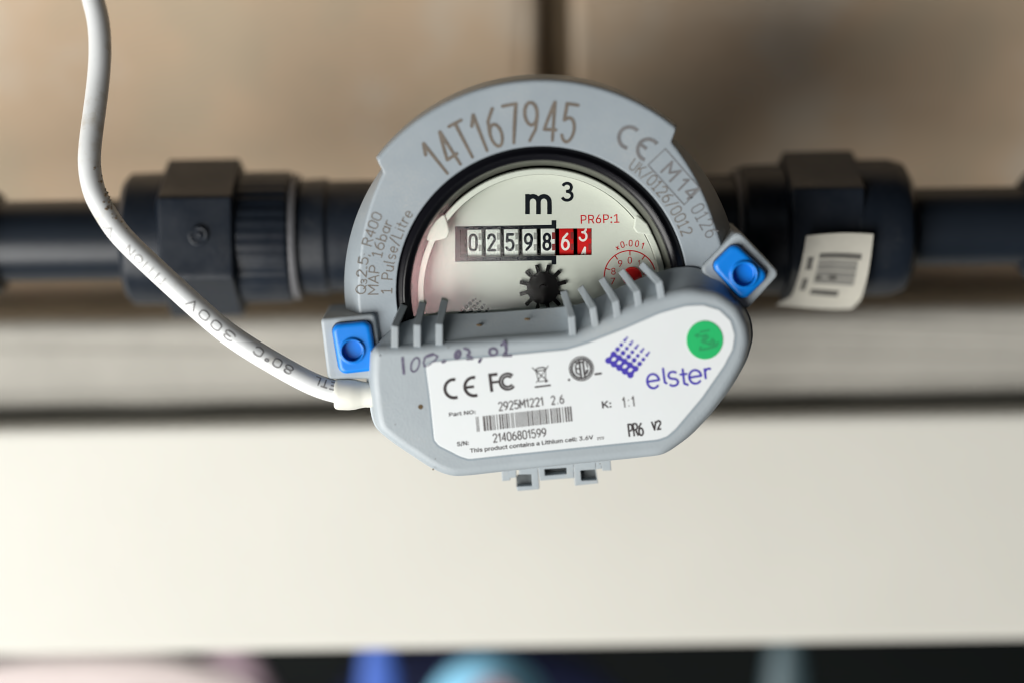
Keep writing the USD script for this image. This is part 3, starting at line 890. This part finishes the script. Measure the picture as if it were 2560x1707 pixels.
def arc_px(c, r, a0, a1, rot, ky=1.0, n=30):
    t_ = np.radians(np.linspace(a0, a1, n) + rot)
    return [(c[0] + r * math.cos(x), c[1] - r * ky * math.sin(x)) for x in t_]


RT = 7.0                                       # the label is turned a little
e1 = np.array([math.cos(math.radians(RT)), -math.sin(math.radians(RT))])
e2 = np.array([-math.sin(math.radians(RT)), -math.cos(math.radians(RT))])


def LP(o, x, y):
    return tuple(np.array(o) + x * e1 + y * e2)


# CE
c1, c2 = S6(430, 228), S6(655, 205)
gce = unary_union([LineString(arc_px(c1, 23, 75, 285, RT)).buffer(3.9, cap_style=2), LineString(arc_px(c2, 23, 75, 285, RT)).buffer(3.9, cap_style=2), LineString([LP(c2, -20, 0), LP(c2, 0, 0)]).buffer(3.4, cap_style=2)])
obj('conformity_mark', flat(gce, ZL2), INK_LABEL, label)
# FC
f0 = S6(845, 165)
c3 = S6(1035, 148)
gfc = unary_union([LineString([LP(f0, 0, -22), LP(f0, 0, 20), LP(f0, 19, 20)]).buffer(3.8, cap_style=2, join_style=2), LineString([LP(f0, 0, 1), LP(f0, 20, 1)]).buffer(3.0, cap_style=2)])
obj('approval_mark', flat(gfc, ZL2), INK_LABEL, label)
gc = LineString(arc_px(c3, 16.5, 42, 318, RT)).buffer(6.2, cap_style=2).difference(LineString(arc_px(c3, 16.5, 46, 314, RT)).buffer(.7, cap_style=2))
obj('approval_mark', flat(gc, ZL2), INK_LABEL, label)
# crossed out bin
b_ = S6(1418, 95)
gb = unary_union([LineString([LP(b_, -20, 25), LP(b_, 14, -12)]).buffer(1.1), LineString([LP(b_, 20, 25), LP(b_, -14, -12)]).buffer(1.1),
                  Polygon([LP(b_, -12, 16), LP(b_, 12, 16), LP(b_, 9, -11), LP(b_, -8, -11)]).exterior.buffer(1.0), LineString([LP(b_, -14, 18), LP(b_, -6, 23), LP(b_, 7, 23), LP(b_, 14, 18)]).buffer(1.6),
                  Point(LP(b_, 10, -12)).buffer(3.2), LineString([LP(b_, -12, 16), LP(b_, 12, 16)]).buffer(1.4), LineString([LP(b_, -20, -23.5), LP(b_, 20.5, -23.5)]).buffer(2.0, cap_style=2)])
obj('bin_mark', flat(gb, ZL2), INK_LABEL, label)
# ETL listed mark
ec = (1300 + 445 / 2.903, 700 + 640 / 2.903)
ge = unary_union([Point(ec).buffer(31).difference(Point(ec).buffer(28)), Point(ec).buffer(26.4).difference(Point(ec).buffer(21.5)),
                  LineString([LP(ec, -8, -14), LP(ec, -14, -8), LP(ec, -14, 8), LP(ec, -8, 14)]).buffer(1.9), LineString([LP(ec, -14, 1), LP(ec, -6, 1)]).buffer(1.8),
                  LineString([LP(ec, -3, -19), LP(ec, -3, 19)]).buffer(2.4), LineString([LP(ec, -11, 16), LP(ec, 8, 16)]).buffer(2.0), LineString([LP(ec, 6, 17), LP(ec, 6, -18)]).buffer(2.4),
                  Polygon([LP(ec, 6, -18), LP(ec, 15, -13), LP(ec, 18, -2), LP(ec, 12, -4)]), LineString([LP(ec, 14, 13), LP(ec, 16, 2)]).buffer(1.8),
                  Point(LP(ec, -34, -24)).buffer(3), LineString([LP(ec, 33, -18), LP(ec, 47, -18)]).buffer(2.5)])
obj('listing_mark', flat(ge, ZL2), INK_LABEL, label)
# texts
obj('part_number', line_text('2925M1221', S6(940, 478), S6(1440, 418), 20.5, 3.1, ZL2, .22, cap_style=2), INK_SOFT, label)
obj('part_number', line_text('2.6', S6(1535, 408), S6(1672, 392), 20.5, 3.1, ZL2, .3, cap_style=2), INK_SOFT, label)
obj('serial_number', line_text('21406801599', S6(878, 835), S6(1472, 768), 20.5, 3.0, ZL2, .22, cap_style=2), INK_SOFT, label)
obj('caption', font_text('Part NO:', S6(375, 543), S6(675, 510), 9.0, ZL2, True), INK_LABEL, label)
obj('caption', font_text('S/N:', S6(465, 878), S6(598, 862), 10.0, ZL2, True), INK_LABEL, label)
obj('battery_notice', font_text('This product contains a Lithium cell: 3.6V', S6(612, 952), S6(2005, 798), 9.6, ZL2, True), INK_LABEL, label)
q0, q1 = S6(2045, 785), S6(2125, 776)
obj('direct_current_sign', flat(unary_union([LineString([q0, q1]).buffer(1.0, cap_style=2), LineString([S6(2047, 803), S6(2066, 801)]).buffer(.9, cap_style=2), LineString([S6(2077, 800), S6(2095, 798)]).buffer(.9, cap_style=2), LineString([S6(2107, 796), S6(2125, 794)]).buffer(.9, cap_style=2)]), ZL2), INK_SOFT, label)
# barcode
pat = random.Random(5)
u0, u1, v0 = np.array(S6(675, 548)), np.array(S6(1755, 428)), np.array(S6(690, 716))
ddown = v0 - u0
x_, bars = 0.0, []
tot = 112.0
while x_ < tot:
    bw = pat.choice([1, 1, 1, 2, 2, 3])
    gw = pat.choice([1, 1, 1, 2])
    if x_ == 0:
        bw, gw = 1, 1
    elif x_ == 2:
        bw, gw = 1, 5
    bw = min(bw, tot - x_)
    a_, b2 = u0 + (u1 - u0) * x_ / tot, u0 + (u1 - u0) * (x_ + bw * .93) / tot
    bars.append(Polygon([a_, b2, b2 + ddown, a_ + ddown]))
    x_ += bw + gw
obj('barcode', flat(unary_union(bars), ZL2), INK_SOFT, label)
# K ratio and version
obj('ratio_text', cat([font_text('K:', S2(125, 1075), S2(240, 1062), 16.5, ZL2, True)]), INK_LABEL, label)
obj('ratio_text', line_text('1:1', S2(385, 1068), S2(522, 1052), 25, 3.0, ZL2, .5, cap_style=2), INK_SOFT, label)
obj('version_text', cat([line_text('PR6', S2(458, 1425), S2(630, 1405), 31, 4.2, ZL2, .14, cap_style=2), line_text('V2', S2(742, 1342), S2(848, 1328), 21, 4.2, ZL2, .10, cap_style=2)]), INK_LABEL, label)
# maker's name and dotted emblem
nm = []
for ch, p0, p1, h_ in (('e', (684, 838), (830, 822), 60), ('l', (884, 772), (915, 768), 40), ('s', (944, 808), (1062, 794), 60), ('t', (1098, 796), (1176, 787), 46), ('e', (1200, 782), (1348, 764), 57), ('r', (1392, 706), (1456, 698), 38)):
    nm.append(line_text(ch, S2(*p0), S2(*p1), h_ * .93, 5.6, ZL2))
obj('maker_name', cat(nm), BLUEINK, label)
# grid of dots growing towards the lower left edge: columns run down-right, rows climb up-right
dts = []
o_ = np.array(S2(200, 492))
cdir = (np.array(S2(470, 668)) - o_) / 4.0
rdir = (np.array(S2(430, 215)) - o_) / 7.0
rows_ = [0, 1.93, 3.42, 4.80, 6.09, 6.9]
for a_ in range(5):
    for b2, rr in enumerate(rows_):
        r_ = (8.0, 7.4, 5.9, 4.7, 3.7, 2.4)[b2]
        dts.append(Point(*(o_ + cdir * a_ + rdir * rr)).buffer(r_))
for a_ in range(4):                              # joined rows at the lower edge
    for rr in (0, 1.93):
        dts.append(LineString([o_ + cdir * a_ + rdir * rr, o_ + cdir * (a_ + 1) + rdir * rr]).buffer(4.4))
for a_ in range(5):
    dts.append(LineString([o_ + cdir * a_, o_ + cdir * a_ + rdir * 1.93]).buffer(4.0))
    dts.append(LineString([o_ + cdir * a_ + rdir * 6.0, o_ + cdir * a_ + rdir * 7.0]).buffer(2.0))
obj('dotted_emblem', flat(unary_union(dts), ZL2), BLUEINK, label)
# green sticker
gsc = S2(1382, 245)
obj('green_sticker', slab(resample(np.array(affinity.scale(Point(gsc).buffer(46.3, quad_segs=24), .985, 1.03).exterior.coords)[:-1], 96), ZL2 + .00012, ZL2 - .00005, .00005, steps=3), GREEN, unit, label='round green sticker with faint writing')
scr = [[(1265, 195), (1300, 180), (1290, 215)], [(1330, 150), (1430, 130)], [(1330, 205), (1400, 190), (1340, 260)], [(1400, 210), (1420, 215), (1360, 275), (1440, 290), (1470, 240)], [(1480, 250), (1500, 290), (1430, 300)], [(1330, 330), (1320, 365), (1420, 350), (1530, 300), (1540, 280)], [(1420, 350), (1520, 320)]]
obj('faint_writing', flat(unary_union([LineString([S2(*p) for p in s]).buffer(2.6) for s in scr]), ZL2 + .00012), GREENINK, unit)
# handwriting with a marker
H = lambda x, y: (980 + x / 6.918, 840 + y / 6.918)


def ell(cx, cy, rx, ry, rot, n=30):
    t_ = np.linspace(0, 2 * np.pi, n)
    c_, s_ = math.cos(math.radians(rot)), math.sin(math.radians(rot))
    return [(cx + rx * math.cos(x) * c_ - ry * math.sin(x) * s_, cy + rx * math.cos(x) * s_ + ry * math.sin(x) * c_) for x in t_]


hand = [([(182, 375), (190, 480), (205, 640)], 3.6), (ell(400, 490, 66, 125, 18), 2.3), ([(560, 390), (600, 335), (700, 300), (790, 350), (740, 420), (600, 515), (560, 520), (545, 450), (570, 380)], 2.3), ([(560, 370), (720, 320)], 2.4),
        ([(880, 440), (910, 425)], 4.4), (ell(1135, 315, 42, 66, 20), 3.6), ([(1140, 240), (1120, 370)], 2.4), ([(1250, 215), (1320, 235), (1345, 280), (1300, 330), (1360, 350), (1390, 385), (1300, 392)], 3.2), ([(1535, 390), (1510, 440)], 3.6),
        (ell(1750, 270, 68, 60, 0), 3.0), ([(1690, 220), (1700, 320)], 2.5), ([(1895, 155), (1940, 100), (1975, 150), (1980, 250), (1925, 335), (2060, 330)], 3.4), ([(1940, 110), (1985, 320)], 2.2)]
hg = unary_union([LineString([H(*p) for p in s]).buffer(w) for s, w in hand])
labpoly = Polygon(lp_)
obj('handwriting', flat(hg.difference(labpoly.buffer(1.0)), ZM), PEN, unit)
hl = hg.intersection(labpoly.buffer(-1.0))
if not hl.is_empty:
    obj('handwriting', flat(hl, ZL2), PEN, label)
p_ = at(1051.5, 1016, ZM)
obj('pin_hole', flat(Point(1051.5, 1016).buffer(6.2), ZM, up=.00004), DIRT, unit)
for sx, sy, sr in ((1083, 1172, 2.2), (1088, 1146, 1.0), (1259, 905, 1.6), (988, 1060, 1.1), (1500, 1158, 1.2), (1120, 868, 1.3)):
    obj('speck', flat(Point(sx, sy).buffer(sr), ZM, up=.00005), DIRT, unit)

# clip hooks under the lower edge
ZC = .0010


def ck(x, y):
    return (1230 + x / 7.127, 1130 + y / 7.127)


def poly_ck(*p):
    return Polygon([ck(*q) for q in p])


def hook(outer, hole, depth=.004):
    g = outer.difference(hole) if hole is not None else outer
    return flat(g, ZC, up=0, down=depth)


lh = hook(poly_ck((480, 300), (815, 260), (845, 640), (815, 655), (460, 685), (435, 630), (440, 600), (480, 590), (480, 300)), poly_ck((400, 395), (705, 385), (716, 592), (480, 604), (400, 608)))
obj('clip_hook', lh, GREY, unit, smooth=False)
obj('clip_recess', flat(poly_ck((432, 440), (500, 380), (716, 380), (720, 605), (440, 622)), ZC - .0016, up=0, down=.001), mat('clip_shade_grey', (0.10, 0.115, 0.12), 0.5, var=0.5, vscale=500), unit)  # shade inside the clip windows put into the dark plate colour
mh = hook(poly_ck((810, 200), (1455, 150), (1462, 452), (850, 500)), poly_ck((935, 296), (1330, 268), (1335, 380), (945, 412)))
obj('clip_bracket', mh, GREY, unit, smooth=False)
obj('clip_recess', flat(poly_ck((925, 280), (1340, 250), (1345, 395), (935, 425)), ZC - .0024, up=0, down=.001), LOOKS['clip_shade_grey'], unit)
rh = hook(poly_ck((1450, 180), (1850, 150), (1850, 300), (1885, 500), (1890, 548), (1480, 590)), poly_ck((1576, 318), (1840, 300), (1868, 490), (1592, 502)))
obj('clip_hook', rh, GREY, unit, smooth=False)
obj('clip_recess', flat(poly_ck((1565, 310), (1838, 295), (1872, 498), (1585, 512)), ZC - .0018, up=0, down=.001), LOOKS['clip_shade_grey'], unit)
obj('clip_tab', flat(unary_union([poly_ck((170, 330), (305, 320), (325, 495), (180, 508)), poly_ck((300, 300), (432, 293), (432, 444), (310, 455))]), ZC, up=0, down=.003), GREY, unit, smooth=False)
obj('clip_tab', flat(unary_union([poly_ck((1950, 130), (2110, 120), (2125, 318), (1965, 325)), poly_ck((1853, 150), (1960, 140), (1955, 285), (1853, 298))]), ZC, up=0, down=.003), GREY, unit, smooth=False)

# latches with blue plugs
def latch(face_px, rr, plug_px, pr, cpx_, ro_, ri_, lab, zt, zb):
    blk = obj('latch_block', slab(rounded(face_px, rr, 160), zt, zb, .0007, steps=5), GREY, unit, smooth=35, label='latch block at the ' + lab)
    pl = slab(rounded(plug_px, pr, 140), zt + .0018, zt - .004, .0010, steps=6)
    c_ = at(*cpx_, zt + .0018)
    hole = trimesh.creation.cylinder(ri_ * PX, .0028, sections=64)
    hole.apply_translation([c_[0], c_[1], zt + .0018])
    pl = trimesh.boolean.difference([trimesh.Trimesh(pl.vertices, pl.faces, process=True), hole], engine='manifold')
    rg = lathe([(ri_ * PX, zt - .0005), (ri_ * PX, zt + .0020), ((ri_ + 1.2) * PX, zt + .0024), ((ro_ - 1.2) * PX, zt + .0024), (ro_ * PX, zt + .0020), (ro_ * PX, zt - .0005)][::-1], 64, center=(c_[0], c_[1], 0))
    obj('blue_plug', cat([pl, rg]), BLUE, unit, smooth=35)
    gap_ = Polygon(rounded(plug_px, pr, 140)).buffer(0.4).difference(Polygon(plug_px).buffer(-14))
    def level(v):
        w = at(v[:, 0], v[:, 1], zt + .0018)
        w[:, 2] = zt
        return w
    obj('plug_gap_shade', flat(gap_.buffer(1.2), zt, up=.00006, down=.0002, warp=level), BLACKMATT, unit)  # flat black ring painted for the shade between plug and block


latch([(801, 797), (936, 785), (962, 946), (819, 948)], 10, [(826, 812), (925, 803), (945, 926), (848, 937)], 21, (881, 876), 30.5, 25, 'left', .0060, -.013)
latch([(1846, 575), (1951, 684), (1866, 778), (1747, 675)], 17, [(1777, 666), (1838, 606), (1926, 690), (1858, 757)], 21, (1860.5, 687), 34, 27.5, 'right', .0060, -.013)

# ---------------------------------------------------------------- white cable
pts = [(226, -60), (233, 0), (244, 46), (250, 122), (245, 207), (233.6, 298), (224, 383), (226, 435), (240, 490), (266, 538), (300, 586), (389, 674), (520, 793), (611, 862), (740, 938), (800, 966), (850, 980), (900, 986)]
zz = [-.022, -.020, -.018, -.015, -.012, -.008, -.004, -.002, 0, .001, .002, .003, .004, .005, .005, .005, .005, .005]
P3 = np.array([at(p[0], p[1], z) for p, z in zip(pts, zz)])
path = spline(P3, 240)
cable = thing('signal_cable', 'white round cable running from the grey unit up to the left, with printed letters', 'cable', path[-1])
RC = .00258
sheath = obj('cable_sheath', tube(path, RC, 28), CABLE, cable, smooth=50)
cc = at(880, 985, .005)
dxm = PX * .99
colp = [(0, -44), (34, -43), (37.5, -40), (39.5, -32), (39.5, -6), (38, 8), (34, 22), (32, 34), (31.5, 70), (0, 70)]
mm = lathe([(r * dxm, x * dxm) for r, x in colp], 56, axis='x')
v = np.array(mm.vertices)
rt = math.radians(-2.0)
v = np.c_[v[:, 0] * math.cos(rt) - v[:, 1] * math.sin(rt), v[:, 0] * math.sin(rt) + v[:, 1] * math.cos(rt), v[:, 2]]
obj('strain_relief', trimesh.Trimesh(v + cc, mm.faces, process=False), COLLARW, cable, smooth=40)
# print on the cable: read from the plug end, upside down in the picture
seg = np.linalg.norm(np.diff(path, axis=0), axis=1)
S_ = np.r_[0, np.cumsum(seg)]
Tn = np.gradient(path, axis=0)
Tn /= np.linalg.norm(Tn, axis=1, keepdims=True)


def cable_print(text, px0, px1, h, turn, stroke):
    """text from point px0 to px1 (photograph), turn: degrees around the cable from its upper side toward the upper right of the picture"""
    proj = at(path[:, 0] * 0, 0, 0)
    q0 = at(*px0, .004)
    q1 = at(*px1, .004)
    s0 = S_[np.argmin(np.linalg.norm(path[:, :2] - q0[:2], axis=1))]
    s1 = S_[np.argmin(np.linalg.norm(path[:, :2] - q1[:2], axis=1))]
    g, tw = stroke_text(text, h, 1.0, stroke, .3)
    g, tw = stroke_text(text, h, abs(s1 - s0) / tw, stroke, .3)
    out = []
    for q in getattr(g, 'geoms', [g]):
        m_ = trimesh.creation.extrude_polygon(q.segmentize(h * .15), .0002, engine='earcut').subdivide_to_size(h * .5)
        v = np.array(m_.vertices)
        s = s0 + (s1 - s0) * v[:, 0] / tw
        c_ = np.stack([np.interp(s, S_, path[:, k]) for k in range(3)], 1)
        t_ = np.stack([np.interp(s, S_, Tn[:, k]) for k in range(3)], 1)
        t_ /= np.linalg.norm(t_, axis=1, keepdims=True)
        nl = np.cross([0, 0, 1.0], t_)                      # to the left of the path's direction (path runs down to the right: left is upper right)
        nl /= np.linalg.norm(nl, axis=1, keepdims=True)
        nu = np.cross(t_, nl)
        an = math.radians(turn) - (v[:, 1] - h / 2) / RC
        r_ = RC + np.where(v[:, 2] > .0001, .00004, -.00003)
        w = c_ + r_[:, None] * (np.sin(an)[:, None] * nl + np.cos(an)[:, None] * nu)
        out.append(trimesh.Trimesh(w, m_.faces, process=False))
    return cat(out)


S7 = lambda x, y: (140 + x / 2.2086, 350 + y / 2.2086)
CI = mat('cable_print_ink', (0.16, 0.16, 0.165), 0.6, var=0.6, vscale=900, color2=(0.28, 0.28, 0.28))
obj('cable_print', cat([cable_print('80oC', S7(1300, 1290), S7(1090, 1165), .0019, 22, .00036), cable_print('ETL', S7(1535, 1392), S7(1420, 1345), .0019, 38, .00036),
                        cable_print('300V', S7(985, 1090), S7(740, 890), .0019, 6, .00036)]), CI, sheath, smooth=False)
CI2 = mat('cable_print_faded', (0.26, 0.26, 0.26), 0.6, var=0.5, vscale=900, color2=(0.52, 0.52, 0.51))
obj('cable_print', cat([cable_print('TITION', S7(620, 780), S7(410, 590), .0018, -10, .00032), cable_print('V', S7(345, 515), S7(300, 462), .0019, -24, .00032)]), CI2, sheath, smooth=False)
ds = []
for _ in range(46):
    k = int(np.clip(rng.normal(116, 11), 80, 200))
    t_ = Tn[k]
    nl = np.cross([0, 0, 1.0], t_)
    nl /= np.linalg.norm(nl)
    nu = np.cross(t_, nl)
    an = math.radians(np.clip(rng.normal(62, 22), 5, 95))
    s_ = trimesh.creation.icosphere(1, 1.0)
    r_ = abs(rng.normal(.00012, .00010)) + .00005
    ds.append(trimesh.Trimesh(np.array(s_.vertices) * [r_ * 1.5, r_, r_ * .5] + path[k] + RC * (math.sin(an) * nl + math.cos(an) * nu), s_.faces, process=False))
obj('dirt', cat(ds), DIRT, sheath)

# ---------------------------------------------------------------- paper tag stuck around the right coupling
tagt = thing('barcode_tag', 'yellowed paper tag with faded barcode print stuck on the right coupling', 'tag', (px_x(2080), PIPE_Y, PIPE_Z))
RTG = 200 * SC
nu_, nv_ = 14, 26
grid = np.zeros((nv_, nu_, 3))
for j_ in range(nv_):
    f_ = j_ / (nv_ - 1)
    if f_ < .86:
        an = math.radians(88 + (141 - 88) * f_ / .86)      # from near the top down the side facing the front
        yy, zz_ = PIPE_Y - RTG * -math.cos(an) * -1 if False else PIPE_Y + RTG * math.cos(an), PIPE_Z + RTG * math.sin(an)
    else:
        k = (f_ - .86) / .14
        an = math.radians(141)
        yy, zz_ = PIPE_Y + RTG * math.cos(an) - .0022 * k, PIPE_Z + RTG * math.sin(an) - .001 * k
    xl = 1985 - 28 * f_ - (34 * max(0, (f_ - .86) / .14))
    xr = 2146 - 18 * f_ - (16 * max(0, (f_ - .86) / .14))
    for i_ in range(nu_):
        g_ = i_ / (nu_ - 1)
        grid[j_, i_] = (px_x(xl + (xr - xl) * g_), yy + .0006 * math.sin(3 * g_ + 2 * f_), zz_ + .0005 * math.sin(4 * g_))


def sheet(g, th):
    h_, w_ = g.shape[:2]
    nrm = np.cross(np.gradient(g, axis=1), np.gradient(g, axis=0))
    nrm /= np.linalg.norm(nrm, axis=-1, keepdims=True)
    if nrm[..., 2].mean() < 0:
        nrm = -nrm
    V = np.vstack([g.reshape(-1, 3), (g + nrm * th).reshape(-1, 3)])
    idx = np.arange(h_ * w_).reshape(h_, w_)
    a, b, c, d = idx[:-1, :-1].ravel(), idx[:-1, 1:].ravel(), idx[1:, 1:].ravel(), idx[1:, :-1].ravel()
    N = h_ * w_
    F = [np.c_[a, b, c], np.c_[a, c, d], np.c_[a + N, c + N, b + N], np.c_[a + N, d + N, c + N]]
    bd = np.r_[idx[0], idx[1:, -1], idx[-1, -2::-1], idx[-2:0:-1, 0]]
    e = np.roll(bd, -1)
    F += [np.c_[bd, e, e + N], np.c_[bd, e + N, bd + N]]
    t_ = trimesh.Trimesh(V, np.vstack(F), process=False)
    t_.fix_normals()
    return t_, nrm


sh, nrm = sheet(grid, .0002)
obj('paper', sh, TAG, tagt)


def on_tag(u0, u1, v0, v1):
    from scipy.interpolate import RegularGridInterpolator
    fi = RegularGridInterpolator((np.linspace(0, 1, nv_), np.linspace(0, 1, nu_)), grid + nrm * .00026)
    uu, vv = np.meshgrid(np.linspace(u0, u1, 6), np.linspace(v0, v1, 8))
    return sheet(fi(np.c_[vv.ravel(), uu.ravel()]).reshape(8, 6, 3), .00004)[0]


TAGINK2 = mat('pale_faded_ink', (0.30, 0.295, 0.27), 0.7, var=0.2, vscale=200)
obj('tag_print', cat([on_tag(.24, .86, .22, .28), on_tag(.24, .33, .49, .56), on_tag(.44, .55, .48, .55), on_tag(.24, .64, .70, .79), on_tag(.08, .16, .26, .42), on_tag(.08, .15, .54, .72)]), TAGINK, tagt)
obj('tag_print', cat([on_tag(.24, .82, .30 + k * .045, .30 + k * .045 + w) for k, w in enumerate((.036, .040, .033, .041, .035, .040, .037))]), TAGINK2, tagt)
